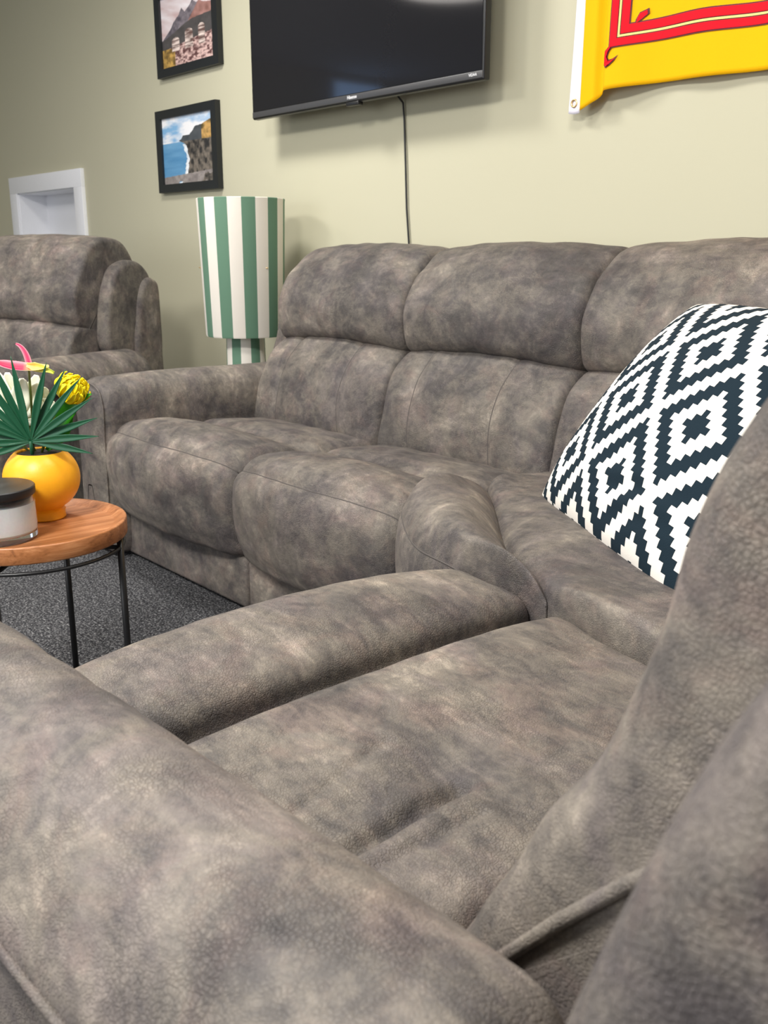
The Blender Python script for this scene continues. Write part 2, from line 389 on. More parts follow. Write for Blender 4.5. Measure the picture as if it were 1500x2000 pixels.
# ---------------------------------------------------------------- corner sofa
sofa = root('corner_sofa', 'mottled brown-grey suede corner sofa with reclining seats, running under the television and towards the viewer', 'sofa', (-1.6, 1.5, 0))
FY = 1.43
far = lambda w, a, z: (w, FY+a, z)
farb = lambda w, a, z: (w-.05*np.clip((.80-np.asarray(z, float))/.35, 0, 1)*np.clip((-2.6-w)/.35, 0, 1), FY+a+.015+.052*np.clip((np.asarray(z, float)-.47)/.26, -.2, 1), z)
XS = -1.27
ns = lambda w, a, z: (XS+a, w, z)
NB = -.94
nb = lambda w, a, z: (NB+a+.18*(z-.5), w, z)
SX = [-2.935, -2.275, -1.605]
flare = lambda w, a, z: (w-np.clip(1-np.asarray(a, float)/.5, 0, 1.1)*np.interp(w, [SX[0], SX[1], SX[2]], [.185, .045, 0]), FY+a, z)
for i in range(2):
    a, b = SX[i], SX[i+1]
    far_i = flare
    sweep('seat_cushion', seat_prof(), a, b, far_i, sofa, r=.05, N=260, grooves=SEAT_G, seams=SEAT_S, seed=i)
    box('footrest_panel', (a+.004, b-.004, .045, .30, .012, .172), M_SUEDE, sofa, .014, mp=far_i)
BX = [(-2.935, -2.275), (-2.275, -1.590), (-1.590, -.66)]
for i, (a, b) in enumerate(BX):
    sweep('lower_back_cushion', low_prof, a, b, farb, sofa, r=.030, N=260, grooves=LOW_G, seams=LOW_S, seed=10+i)
    sweep('head_cushion', up_prof([0, .0, .006][i]), a-(.012 if i == 0 else 0), b, farb, sofa, r=.030, grooves=[], seed=20+i)
# dark block added inside to stop light between the cushions / rear shell
box('gap_block', (-2.95, -.2, .12, .86, .03, .40), M_INNER, sofa, .01, mp=far)
box('back_panel', (-3.0, -.2, .975, 1.03, .06, .99), M_SUEDE, sofa, .02, mp=far)
arm(sofa, lambda w, a, z: (w-.10*np.clip(1-np.asarray(a, float)/.5, 0, 1.2), FY+a, z), -2.945, -3.19, v0=-.035, v1=.80)
# wing at the left end of the far run
def wing_prof(s):
    return [(.66, .60), (.60, .66), (.60, .76), (.625, .88), (.67, .97), (.74, 1.01), (.82, 1.0), (.88, .93), (.89, .80), (.87, .66), (.78, .60)]
def shell_prof(s):
    return [(.80, .30), (.79, .5), (.80, .7), (.83, .86), (.87, .93), (.93, .93), (.96, .86), (.96, .5), (.95, .3), (.88, .25)]
sweep('back_wing', wing_prof, -3.04, -2.915, farb, sofa, r=.04, Mw=40, N=140, seed=31)

def back_near(s):
    k = min(1, 1.25*max(0, -s)**1.5)
    P = [(.56, .415), (.495, .46), (.478, .54), (.482, .62), (.50, .69), (.548, .738), (.530, .79), (.528, .84), (.54, .90), (.57, .965), (.615, 1.02), (.68, 1.062), (.76, 1.075), (.85, 1.055), (.91, .99), (.92, .85), (.88, .60), (.80, .43)]
    Q = [(.56, .425), (.466, .47), (.480, .54), (.507, .62), (.535, .69), (.554, .738), (.566, .79), (.572, .84), (.577, .90), (.592, .965), (.63, 1.02), (.69, 1.06)]+P[12:]
    return [(p[0]*(1-k)+q[0]*k, p[1]*(1-k)+q[1]*k) for p, q in zip(P, Q)]
# near run (along y)
def dent(V):
    """sat-in dimple and drag creases in the near seat"""
    V = V.copy(); x, y = V[:, 0], V[:, 1]; up = V[:, 2] > .42
    def cre(a, b, wd, dep, both=.35):
        a = np.array(a); b = np.array(b); L = b-a; l2 = L@L
        t = np.clip(((x-a[0])*L[0]+(y-a[1])*L[1])/l2, 0, 1); dx = x-(a[0]+t*L[0]); dy = y-(a[1]+t*L[1])
        n_ = np.array((-L[1], L[0]))/math.sqrt(l2); d = dx*n_[0]+dy*n_[1]; dd = np.hypot(dx, dy); sd = np.where(np.abs(dd) > 1e-9, np.sign(d), 1)*dd
        return -dep*np.exp(-(sd/wd)**2)+dep*both*np.exp(-((sd-2.2*wd)/(1.6*wd))**2)+dep*both*np.exp(-((sd+2.2*wd)/(1.6*wd))**2)
    h = cre(D0, D1, .010, .013)+cre(D2, D3, .008, .004)+cre(D4, D5, .007, .003)
    dx = x-D0[0]; dy = y-D0[1]; h = h-.014*np.exp(-(((dx+.02)/.045)**2+(dy/.04)**2))
    h = h-.012*np.exp(-(((x+.72)/.14)**2+((y-.52)/.16)**2))
    V[:, 2] += np.where(up, h, 0)
    V[:, 1] -= .085*np.clip((x+1.02)/.36, 0, 1)*np.clip((y-.7)/.5, 0, 1.1); return V
D0, D1, D2, D3, D4, D5 = (-.690, .720), (-.675, .46), (-.635, .69), (-.645, .47), (-.80, .70), (-.76, .50)
sweep('seat_cushion', seat_prof(.035, .030, .495, .72), .385, 1.24, ns, sofa, r=.036, N=380, Mw=220, grooves=SEAT_G+[lambda s, A, Z, ts: .034*np.exp(-((A-.272)/.016)**2)*(Z > .42)], seams=SEAT_S, seed=5, post=dent, wrinkle=.0004)
box('footrest_panel', (.41, 1.168, .045, .30, .012, .172), M_SUEDE, sofa, .014, mp=ns)
sweep('back_cushion', back_near, .46, 1.19, nb, sofa, r=.05, N=300, Mw=150, seed=40, wrinkle=.0013)
sweep('lower_back_cushion', low_prof, 1.19, 2.05, nb, sofa, r=.05, grooves=LOW_G, seams=LOW_S, seed=41)
sweep('head_cushion', up_prof(), 1.19, 2.05, nb, sofa, r=.055, seed=51)
sweep('back_wing', lambda s: [(a+.088, z) for a, z in [(.62, .50), (.585, .58)]+wing_prof(s)[2:-2]+[(.87, .60), (.78, .50)]], .27, .435, nb, sofa, r=.04, Mw=50, N=160, seed=33)
box('gap_block', (.40, 2.2, .12, .9, .03, .40), M_INNER, sofa, .01, mp=ns)  # added block, keeps light out of the near run's gaps
box('back_panel', (.30, 2.3, .90, .955, .06, .98), M_SUEDE, sofa, .02, mp=nb)
arm(sofa, lambda w, a, z: (XS+a, w+.022*np.clip((np.asarray(a, float)-.3)/.6, 0, 1), z), .40, .192, v0=-.05, v1=1.0)

tube('piping', [(-.41, .468, .535), (-.393, .457, .553), (-.345, .455, .612), (-.292, .455, .672), (-.23, .455, .73)], .0058, M_SUEDE, sofa, n=8)
# corner wedge: roll and seat fanned between two plan curves
def bez(P, t):
    P = [np.array(p, float) for p in P]; t = np.asarray(t)[:, None]; n = len(P)-1
    return sum(math.comb(n, i)*(1-t)**(n-i)*t**i*P[i] for i in range(n+1))
def fan(name, F0, F1, prof, N=200, Mw=150, grooves=(), endr=.035, seed=0, seams=()):
    """F0(t), F1(t): plan curves; prof: closed (w 0..1+, z) control points"""
    P0 = np.array(prof, float); n = len(P0)
    tt = np.linspace(0, n, 3000, endpoint=False); D = catmull(P0*np.array([.35, 1]), tt); L = np.r_[0, np.cumsum(np.linalg.norm(np.roll(D, -1, 0)-D, axis=1))]
    ts = np.interp(np.linspace(0, L[-1], N, endpoint=False), L[:-1], tt)
    P = catmull(P0, ts); c = np.array([P[:, 0].mean(), .38])
    t = np.linspace(0, 1, Mw); A = F0(t); B = F1(t)
    ln = np.linalg.norm(np.gradient((A+B)/2, axis=0), axis=1).cumsum(); ln -= ln[0]; Lt = ln[-1]
    R = []
    for i in range(Mw):
        d = min(ln[i], Lt-ln[i]); e = 0 if d > endr else endr-math.sqrt(max(0, endr**2-(endr-d)**2))
        T = np.roll(P, -1, 0)-np.roll(P, 1, 0); T = T*np.array([.35, 1]); T /= np.linalg.norm(T, axis=1)[:, None]
        ar = np.sum(P[:, 0]*np.roll(P[:, 1], -1)-np.roll(P[:, 0], -1)*P[:, 1]); sg = 1 if ar > 0 else -1
        Nn = np.stack([T[:, 1]/.45, -T[:, 0]], 1)*sg
        Q = P-Nn*e
        for g in grooves: Q = Q-Nn*g(t[i], P[:, 0], P[:, 1], ts)[:, None]
        Q[:, 1] += .004*np.sin(9*t[i]+6*P[:, 0]+seed)*(P[:, 1] > .4)
        R.append(np.concatenate([A[i]+(B[i]-A[i])*Q[:, :1], Q[:, 1:2]], 1))
    V = np.concatenate(R); m = Mw
    a = (np.arange(m-1)[:, None]*N+np.arange(N)[None]).ravel(); b = (np.arange(m-1)[:, None]*N+(np.arange(N)[None]+1) % N).ravel()
    F = np.stack([a, b, b+N, a+N], 1).tolist(); F.append(list(range(N))[::-1]); F.append([(m-1)*N+k for k in range(N)])
    ob = mesh(name, V, F, M_SUEDE, sofa)
    for sv in seams:
        q = int(np.argmin(np.abs(ts-sv))); tube('seam', [R[i][q]-np.array([0, 0, .0006]) for i in range(3, m-3)], .0020, M_SEAM, ob, n=6)
    return ob
FR = lambda t: bez([(-1.600, 1.44), (-1.40, 1.25), (-1.200, 1.232)], t)
MD = lambda t: bez([(-1.600, 1.73), (-1.36, 1.52), (-1.17, 1.31), (-.985, 1.230)], t)
BK = lambda t: bez([(-1.600, 2.02), (-1.30, 2.12), (-.52, 2.12), (-.50, 1.60), (-.50, 1.120)], t)
fan('corner_front_roll', FR, MD, [(.20, .03), (.05, .12), (.0, .25), (-.05, .36), (-.03, .44), (.05, .49), (.22, .535), (.50, .545), (.78, .52), (.96, .485), (1.02, .45), (1.0, .30), (.9, .1), (.5, .03)],
    grooves=[lambda s, A, Z, ts: .005*np.exp(-((ts-4.6)/.12)**2)], endr=.028, seams=(4.6,))
fan('corner_seat', MD, BK, [(.02, .30), (-.02, .42), (.0, .475), (.06, .505), (.2, .515), (.5, .505), (.8, .49), (.96, .465), (1.02, .40), (.98, .3), (.5, .25)], seed=2)

# ---------------------------------------------------------------- recliner armchair
ch = root('armchair', 'mottled grey-brown suede recliner armchair standing left of the sofa, behind the potted flowers', 'armchair', (-4.21, 1.385, 0), math.radians(18))
chm = lambda w, a, z: (w, a-.35, z)
sweep('seat_cushion', seat_prof(), -.36, .36, chm, ch, grooves=SEAT_G, seams=SEAT_S, seed=60, local=True, N=150, Mw=80)
box('footrest_panel', (-.32, .32, .045, .30, .012, .172), M_SUEDE, ch, .014, mp=chm, local=True)
sweep('lower_back_cushion', low_prof, -.40, .40, chm, ch, r=.02, seed=61, local=True, N=160, Mw=90)
sweep('head_cushion', up_prof(.045), -.40, .40, chm, ch, r=.02, seed=62, local=True, N=160, Mw=90)
for sx in (1, -1):
    a, b = sorted((sx*.40, sx*.475))
    sweep('back_wing', lambda s: [(q[0]+.05, q[1]) for q in wing_prof(s)], a, b, chm, ch, r=.026, N=120, Mw=30, seed=63, local=True)
    a, b = sorted((sx*.435, sx*.495))
    sweep('rear_shell', shell_prof, a, b, chm, ch, r=.03, N=120, Mw=30, seed=64, local=True)
    arm(ch, chm, sx*.36, sx*.60, v0=-.06, v1=.80, local=True)
box('back_panel', (-.40, .40, .90, .955, .06, .96), M_SUEDE, ch, .02, mp=chm, local=True)
box('gap_block', (-.40, .40, .12, .86, .03, .40), M_INNER, ch, .01, mp=chm, local=True)  # added block, keeps light out of the chair's gaps

# ---------------------------------------------------------------- patterned cushion
def scatter_cushion():
    P00 = np.array((-1.395, 1.69, .497)); e = np.array((.87, -.49, -.030)); e /= np.linalg.norm(e)
    up = np.array((.16, .29, .42)); up -= e*(up@e); up /= np.linalg.norm(up); nrm = np.cross(e, up)   # towards viewer / front
    if nrm[1] > 0: nrm = -nrm
    Wd, Hh, TK = .70, .555, .120
    SUB = 3; nu, nv = 54*SUB, 39*SUB
    U, Vv = np.meshgrid(np.linspace(0, 1, nu+1), np.linspace(0, 1, nv+1), indexing='ij')
    a = 2*U-1; b = 2*Vv-1
    th = ((1-a**2).clip(0)**.5)*((1-b**2).clip(0)**.45)
    pinch = -.03
    x = Wd/2*a*(1-pinch*(1-b**2)*0-pinch*(1-np.abs(b)**2)*np.abs(a)**3*1.0)
    y = Hh/2*b*(1-pinch*(1-np.abs(a)**2)*np.abs(b)**3)
    wr = .004*np.sin(9*a+5*b)*np.exp(-((b+.6)/.3)**2)+.005*np.sin(31*b-9*a)*np.exp(-((b+.62)/.2)**2)*np.exp(-((a-.25)/.5)**2)
    c = P00+e*Wd/2+up*Hh/2
    def side(sg):
        d = sg*(TK*th)+wr*th
        return c+x[..., None]*e+y[..., None]*up+d[..., None]*nrm
    A = side(1).reshape(-1, 3); B = side(-1).reshape(-1, 3)
    idx = lambda i, j: i*(nv+1)+j
    F = []; mi = []
    for i in range(nu):
        for j in range(nv):
            F.append([idx(i, j), idx(i+1, j), idx(i+1, j+1), idx(i, j+1)])
            ci = i//SUB+21; cj = j//SUB+22
            d = 99
            for (ox, oy) in ((0, 0), (10, 10)):
                p = abs((ci-ox+10) % 20-10); q = abs((cj-oy+10) % 20-10); d = min(d, p+q)
            mi.append(1 if (d <= 2 or 5 < d <= 8) else 0)
    k = len(A)
    bd = {}
    def bmap(i, j): return idx(i, j) if (i in (0, nu) or j in (0, nv)) else k+idx(i, j)
    for i in range(nu):
        for j in range(nv): F.append([bmap(i, j), bmap(i, j+1), bmap(i+1, j+1), bmap(i+1, j)]); mi.append(mi[i*nv+j])
    o = mesh('scatter_cushion', np.concatenate([A, B]), F, [M_CREM, M_NAVY], recalc=False)
    bm = bmesh.new(); bm.from_mesh(o.data); bmesh.ops.delete(bm, geom=[v for v in bm.verts if not v.link_faces], context='VERTS'); bm.to_mesh(o.data); bm.free()
    o.data.polygons.foreach_set('material_index', mi)
    o['label'] = 'cream scatter cushion with stepped navy diamond pattern, leaning in the corner of the sofa'; o['category'] = 'cushion'
    ctr = Vector(P00+e*Wd/2); o.data.transform(Matrix.Translation(-ctr)); o.location = ctr
    return o, c
cush, _ = scatter_cushion()
# side seam piping belongs to the cushion

# ---------------------------------------------------------------- television
TY = 2.36; TX0, TX1, TZ0, TZ1 = -3.530, -2.245, 1.562, 2.29
tv = root('television', 'wall-mounted black flat television with glossy dark screen above the sofa', 'television', ((TX0+TX1)/2, TY+.04, TZ0))
box('casing', (TX0, TX1, TY, TY+.03, TZ0, TZ1), M_TVB, tv, .006)
box('rear_housing', (TX0+.09, TX1-.09, TY+.03, TY+.075, TZ0+.012, TZ1-.18), M_TVB, tv, .02)
box('screen', (TX0+.007, TX1-.010, TY-.0015, TY+.002, TZ0+.030, TZ1-.008), M_SCREEN, tv)
box('chin', (TX0+.004, TX1-.004, TY-.003, TY+.01, TZ0+.006, TZ0+.028), M_CHIN, tv, .002)
box('sensor_box', ((TX0+TX1)/2-.035, (TX0+TX1)/2+.035, TY-.004, TY+.02, TZ0-.010, TZ0+.004), M_TVB, tv, .003)
box('wall_bracket', (-3.0, -2.75, TY+.07, 2.498, 1.75, 2.1), M_METAL, tv, .004)
def text(name, body, size, loc, parent, mat, rot=(math.pi/2, 0, 0)):
    cu = bpy.data.curves.new(name, 'FONT'); cu.body = body; cu.size = size; cu.align_x = 'CENTER'; cu.align_y = 'CENTER'; cu.extrude = .0003; cu.offset = size*.02
    o = bpy.data.objects.new(name, cu); COL.objects.link(o); me = bpy.data.meshes.new_from_object(o); COL.objects.unlink(o); bpy.data.objects.remove(o)
    me.materials.append(mat); o = bpy.data.objects.new(name, me); COL.objects.link(o); o.parent = parent
    o.location = Vector(loc)-parent.location; o.rotation_euler = rot; return o
text('logo_lettering', 'Hisense', .017, ((TX0+TX1)/2, TY-.0035, TZ0+.018), tv, M_LOGO)
text('badge_lettering', 'VIDAA', .012, (TX1-.045, TY-.0035, TZ0+.018), tv, M_LOGO)
tube('cable', [(-2.762, 2.44, 1.60), (-2.76, 2.488, 1.56), (-2.757, 2.492, 1.50), (-2.749, 2.492, 1.35), (-2.742, 2.492, 1.2), (-2.729, 2.492, 1.08), (-2.72, 2.492, .8), (-2.72, 2.492, .35)], .0035, M_METAL, tv)

# ---------------------------------------------------------------- framed pictures
def hashn(x, y, sc, seed=0):
    r = np.random.default_rng(seed); g = r.random((64, 64)); X = x*sc; Y = y*sc
    i = np.floor(X).astype(int); j = np.floor(Y).astype(int); fx = X-i; fy = Y-j; fx = fx*fx*(3-2*fx); fy = fy*fy*(3-2*fy)
    q = lambda a, b: g[a % 64, b % 64]
    return (q(i, j)*(1-fx)+q(i+1, j)*fx)*(1-fy)+(q(i, j+1)*(1-fx)+q(i+1, j+1)*fx)*fy
def fbm(x, y, sc, seed=0, o=4): return sum(hashn(x, y, sc*2**k, seed+k)/2**k for k in range(o))/sum(1/2**k for k in range(o))
def lerp(a, b, t): t = np.clip(t, 0, 1)[..., None]; return np.array(a)*(1-t)+np.array(b)*t
def pic_mountain(u, v):
    vv = v
    c = lerp((.62, .45, .45), (.88, .82, .85), (fbm(u*.5, vv*1.6+u*.5, 5, 1)-.32)*2.4)
    ridge = np.interp(u, [0, .06, .17, .25, .35, .41, .47, .53, .58, .62, .70, .75, .82, 1], [.40, .45, .53, .63, .70, .79, .72, .76, .80, .85, .79, .81, .77, .74])+.012*(fbm(u, vv*0, 30, 4)-.5)
    rock = lerp((.09, .08, .10), (.30, .26, .29), (fbm(u, vv, 14, 5)-.3)*2.2)
    rock = np.where(((u-.45)*1.0+(.85-vv)*.9 > .32)[..., None], lerp((.25, .12, .10), (.50, .27, .24), (fbm(u, vv, 9, 6)-.3)*2), rock)
    c = np.where((vv < ridge)[..., None], rock, c)
    hill = np.interp(u, [0, .2, .45, .6, 1], [.40, .46, .56, .60, .62])
    c = np.where((vv < hill)[..., None], lerp((.055, .05, .05), (.11, .10, .10), fbm(u, vv, 12, 7)), c)
    # ground
    gt_ = np.interp(u, [0, .25, .5, 1], [.27, .28, .32, .37])
    gr = lerp((.12, .05, .05), (.75, .52, .48), (fbm(u, vv*1.6, 26, 8, 3)-.34)*3.2)
    gr = np.where(((u < .25) & (vv < .27))[..., None], lerp((.16, .10, .03), (.62, .38, .10), (fbm(u, vv, 18, 9)-.3)*2.4), gr)
    c = np.where((vv < gt_)[..., None], gr, c)
    for cx, w, tp in ((.27, .075, .41), (.53, .075, .48), (.77, .06, .50)):
        top = tp-.05+np.sqrt(np.clip(1-((u-cx)/w)**2, 0, 1))*.05
        ins = (np.abs(u-cx) < w) & (vv < top) & (vv > .22)
        c = np.where(ins[..., None], lerp((.14, .08, .07), (.86, .72, .66), (fbm(u*.3, vv*2, 22, 10)-.35)*3.0), c)
    return c
def pic_coast(u, v):
    c = lerp((.22, .45, .72), (.90, .90, .93), (fbm(u*.8, v*1.7, 5, 21)-.30)*3.2)
    hz = .62
    sea = lerp((.04, .20, .42), (.22, .46, .70), (fbm(u*.5, v*2, 7, 23)*.6+np.abs(v-.35)*.9))
    c = np.where((v < hz)[..., None], sea, c)
    cl = np.interp(v, [0, .1, .22, .35, .45, .55, .60, .66], [.36, .48, .50, .53, .50, .49, .42, .28])+.03*(fbm(u*0, v, 24, 24)-.5)
    foam = (u > cl-.075*fbm(u, v, 16, 25)*1.4) & (v < .58)
    c = np.where(foam[..., None], lerp((.5, .62, .74), (.95, .95, .96), fbm(u, v, 30, 26)*1.3), c)
    top = np.interp(u, [.28, .38, .42, .55, .62, .66, .78, .82, .9, 1], [.62, .66, .71, .71, .77, .82, .83, .84, .87, .90])+.012*(fbm(u, v*0, 30, 27)-.5)
    land = (u > cl) & (v < top)
    ld = lerp((.025, .024, .025), (.20, .17, .14), (fbm(u*1.4, v*.8, 16, 28)-.36)*2.6)
    ld = np.where((v > .62-.0*u)[..., None] & (u < .78)[..., None], lerp((.03, .04, .05), (.10, .11, .12), fbm(u, v, 12, 29)), ld)
    ld = np.where(((u > .78) & (v > .62))[..., None], lerp((.08, .06, .02), (.60, .36, .12), (fbm(u, v, 15, 30)-.3)*2.2), ld)
    c = np.where(land[..., None], ld, c)
    bt = (v < .13+.06*(u-.3)) & (fbm(u, v, 6, 31) > .35)
    c = np.where(bt[..., None], lerp((.14, .12, .12), (.42, .38, .36), fbm(u, v, 20, 32)), c)
    return c
def picture(x0, x1, z0, z1, fn, label):
    p = root('framed_picture', label, 'picture', ((x0+x1)/2, 2.5, z0)); b = .050; y0 = 2.472
    box('picture_frame', (x0, x0+.036, y0, 2.499, z0, z1), M_BLACK, p, .002)
    # one mesh for the four mitred sides
    fr = p.children[0]; bpy.data.objects.remove(fr)
    V = []
    for (d, y) in ((0, 2.499), (0, y0), (1, y0+.001), (1, 2.49)):
        bx = b*.9*d; bz = b*.76*d
        V += [(x0+bx, y, z0+bz), (x1-bx, y, z0+bz), (x1-bx, y, z1-bz), (x0+bx, y, z1-bz)]
    F = [[r*4+k, r*4+(k+1) % 4, (r+1)*4+(k+1) % 4, (r+1)*4+k] for r in range(3) for k in range(4)]+[[12+k, 12+(k+1) % 4, (k+1) % 4, k] for k in range(4)]
    mesh('picture_frame', V, F, M_BLACK, p, smooth=False)
    nx, nz = 200, 150; u, v = np.meshgrid(np.linspace(0, 1, nx), np.linspace(0, 1, nz), indexing='ij')
    X = x0+b*.88+u*(x1-x0-b*1.76); Z = z0+b*.74+v*(z1-z0-b*1.48)
    Vv = np.stack([X, np.full_like(X, y0+.012), Z], -1).reshape(-1, 3)
    i, j = np.meshgrid(np.arange(nx-1), np.arange(nz-1), indexing='ij'); a = (i*nz+j).ravel()
    o = mesh('photo_print', Vv, np.stack([a, a+nz, a+nz+1, a+1], 1), M_PRINT, p, recalc=False)
    cc = fn(u, v).reshape(-1, 3); ca = o.data.color_attributes.new('tint', 'FLOAT_COLOR', 'POINT')
    ca.data.foreach_set('color', np.concatenate([np.clip(cc, 0, 1), np.ones((len(cc), 1))], 1).ravel())
picture(-4.50, -3.95, 1.843, 2.219, pic_mountain, 'black-framed photograph of a mountain and stone viaduct, upper of the two pictures')
picture(-4.548, -3.994, 1.325, 1.701, pic_coast, 'black-framed photograph of blue sea and dark cliffs, lower of the two pictures')

# ---------------------------------------------------------------- flag
def cloth(x, z):
    """x from -1.99 to right, z nominal -> world point"""
    x = np.asarray(x, float); z = np.asarray(z, float); u = x+1.99
    sag = -.020*np.exp(-((u-.03)/.06)**2)+.012*np.tanh((u-.12)/.03)*0
    wz = (-.012+.022/(1+np.exp(-(u-.115)/.006))+.004*np.sin(u*8-1))*(1-np.clip((z-1.5)/.8, 0, 1)); wz = wz+.006*np.sin(u*7-.9)*np.clip((z-1.55)/.1, 0, 1)*np.clip(u*3-.3, 0, 1)
    y = 2.462-.014*np.sin(u*9+.6)-.010*np.sin(u*21+z*3)+.020*np.exp(-((u-.12)/.014)**2)
    return np.stack([x+.045*(z-1.48)*np.exp(-u*8), y, z+sag+wz], -1)
flag = root('flag', 'bright yellow flag with a red double border pinned to the wall right of the television', 'flag', (-1.3, 2.5, 1.48))
def cloth_patch(name, x0, x1, z0, z1, nx, nz, mat, off=0):
    x, z = np.meshgrid(np.linspace(x0, x1, nx), np.linspace(z0, z1, nz), indexing='ij'); P = cloth(x, z); P[..., 1] -= off
    V = P.reshape(-1, 3); i, j = np.meshgrid(np.arange(nx-1), np.arange(nz-1), indexing='ij'); a = (i*nz+j).ravel()
    k = len(V); V2 = V+np.array([0, .0012, 0]); Fa = np.stack([a, a+nz, a+nz+1, a+1], 1); F = Fa.tolist()+(Fa[:, ::-1]+k).tolist()
    ring = [i*nz for i in range(nx)]+[(nx-1)*nz+j for j in range(1, nz)]+[i*nz+nz-1 for i in range(nx-2, -1, -1)]+[j for j in range(nz-2, 0, -1)]
    for q in range(len(ring)): p0, p1 = ring[q], ring[(q+1) % len(ring)]; F.append([p0, p0+k, p1+k, p1])
    return mesh(name, np.concatenate([V, V2]), F, mat, flag)
cloth_patch('cloth', -1.948, -.30, 1.485, 2.30, 320, 60, M_YFLAG)
cloth_patch('heading_strip', -1.99, -1.945, 1.478, 2.30, 8, 60, M_WFLAG, .001)
def ribbon(name, pts, mat, off):
    """polyline of (outer, inner) pairs laid on the cloth"""
    V = []; F = []
    n = 0; rows = []
    for a, b in zip(pts[:-1], pts[1:]):
        m = max(2, int(np.hypot(*(np.array(b[0])-np.array(a[0])))/.012))
        for k in range(m): t = k/m; rows.append((np.array(a[0])*(1-t)+np.array(b[0])*t, np.array(a[1])*(1-t)+np.array(b[1])*t))
    rows.append((np.array(pts[-1][0]), np.array(pts[-1][1])))
    for o, i_ in rows:
        for q in range(3): p = o*(1-q/2)+i_*(q/2); c = cloth(p[0], p[1]); c = c.copy(); c[1] -= off; V.append(c)
    for r in range(len(rows)-1):
        for q in range(2): F.append([r*3+q, r*3+q+1, (r+1)*3+q+1, (r+1)*3+q])
    return mesh(name, V, F, mat, flag, recalc=False)
bx, bz = -1.835, 1.596
def band(d0, d1, mat, off, name, kx=1.05):
    ribbon(name, [((bx+d0*kx, 2.25), (bx+d1*kx, 2.25)), ((bx+d0*kx, bz+d0), (bx+d1*kx, bz+d1)), ((-.34, bz+d0), (-.34, bz+d1))], mat, off)
band(-.0035, .0545, M_DRED, .0022, 'border_outline')
band(0, .0195, M_RED, .0036, 'outer_red_band'); band(.0220, .0275, M_CREAM, .0036, 'pale_border_line'); band(.0300, .051, M_RED, .0036, 'inner_red_band')
def shape(name, poly, mat, off, g=1.0):
    P = np.array(poly, float); c = P.mean(0); P = c+(P-c)*g
    Vv = [cloth(p[0], p[1])-np.array([0, off, 0]) for p in P]; return mesh(name, Vv, [list(range(len(P)))], mat, flag, smooth=False, recalc=False)
cx, cz = bx+.057, bz+.053
fp = lambda x, y: (bx+(x-1200)/611, bz-(y-97)/850)
dia = [fp(*p) for p in [(1244, 55), (1245, 45), (1250, 33), (1263, 28), (1264, 38), (1255, 46)]]
shape('border_outline', dia, M_DRED, .0030, 1.22); shape('leaf_ornament', dia, M_RED, .0045, .92)
hk = [(1201, 92), (1189, 102), (1187, 118), (1188, 134), (1193, 142), (1202, 138), (1211, 129), (1218, 117), (1208, 124), (1200, 125), (1197, 118), (1200, 107), (1206, 98)]
cxm, cym = np.mean([p[0] for p in hk]), np.mean([p[1] for p in hk])
shape('border_outline', [fp(*p) for p in hk], M_DRED, .0030)
ins = [(1201, 95), (1191, 104), (1189.4, 118), (1190.2, 132), (1194, 138.5), (1201, 135), (1208, 129), (1213, 123), (1207, 127), (1198.5, 127.5), (1194.6, 118), (1197.5, 106), (1202, 99)]
shape('hook_ornament', [fp(*p) for p in ins], M_RED, .0045)
gp = cloth(-1.968, 1.508)
th_ = np.linspace(0, 2*math.pi, 25)[:-1]
tube('grommet', [(gp[0]+.010*math.cos(a), gp[1]-.003, gp[2]+.010*math.sin(a)) for a in th_], .003, M_BRASS, flag, closed=True)

# ---------------------------------------------------------------- striped lamp
LX, LY = -3.395, 2.20
lamp = root('floor_lamp', 'lamp with tall green and cream striped drum shade between the armchair and the sofa', 'lamp', (LX, LY, 0))
va = math.atan2(-LY, -LX)                       # direction to the viewer
NS = 100
off = 0
def stripe(k):
    a = 2*math.pi*(k+.5)/NS; d = (a-va) % (2*math.pi); return int(d/(2*math.pi)*20) % 2
lathe('lamp_shade', [(.153, .718), (.155, .716), (.158, .722), (.173, 1.238), (.174, 1.246), (.171, 1.248), (.168, 1.240), (.153, .722), (.153, .718)], (LX, LY, 0), [M_GRN, M_IVO], lamp, n=NS, matfn=lambda k: stripe(k))
def stripe2(k):
    a = 2*math.pi*(k+.5)/60; d = (a-va+.25) % (2*math.pi); return (int(d/(2*math.pi)*12)+1) % 2
lathe('lamp_base', [(.001, .02), (.085, .02), (.087, .03), (.078, .715), (.076, .73), (.001, .73)], (LX, LY, 0), [M_GRN, M_IVO], lamp, n=60, matfn=lambda k: stripe2(k))
lathe('foot', [(.001, 0), (.11, 0), (.112, .01), (.105, .022), (.001, .022)], (LX, LY, 0), M_IVO, lamp, n=48)
tube('stem', [(LX, LY, .71), (LX, LY, .98)], .008, M_BRASS, lamp)
lathe('bulb', [(.001, .98), (.013, .98), (.015, 1.0), (.028, 1.035), (.03, 1.055), (.022, 1.08), (.001, 1.09)], (LX, LY, 0), M_IVO, lamp, n=20)
for k in range(3):
    a = 2*math.pi*k/3; tube('spider_arm', [(LX, LY, .985), (LX+.174*math.cos(a), LY+.174*math.sin(a), .985)], .0025, M_BRASS, lamp, n=6)

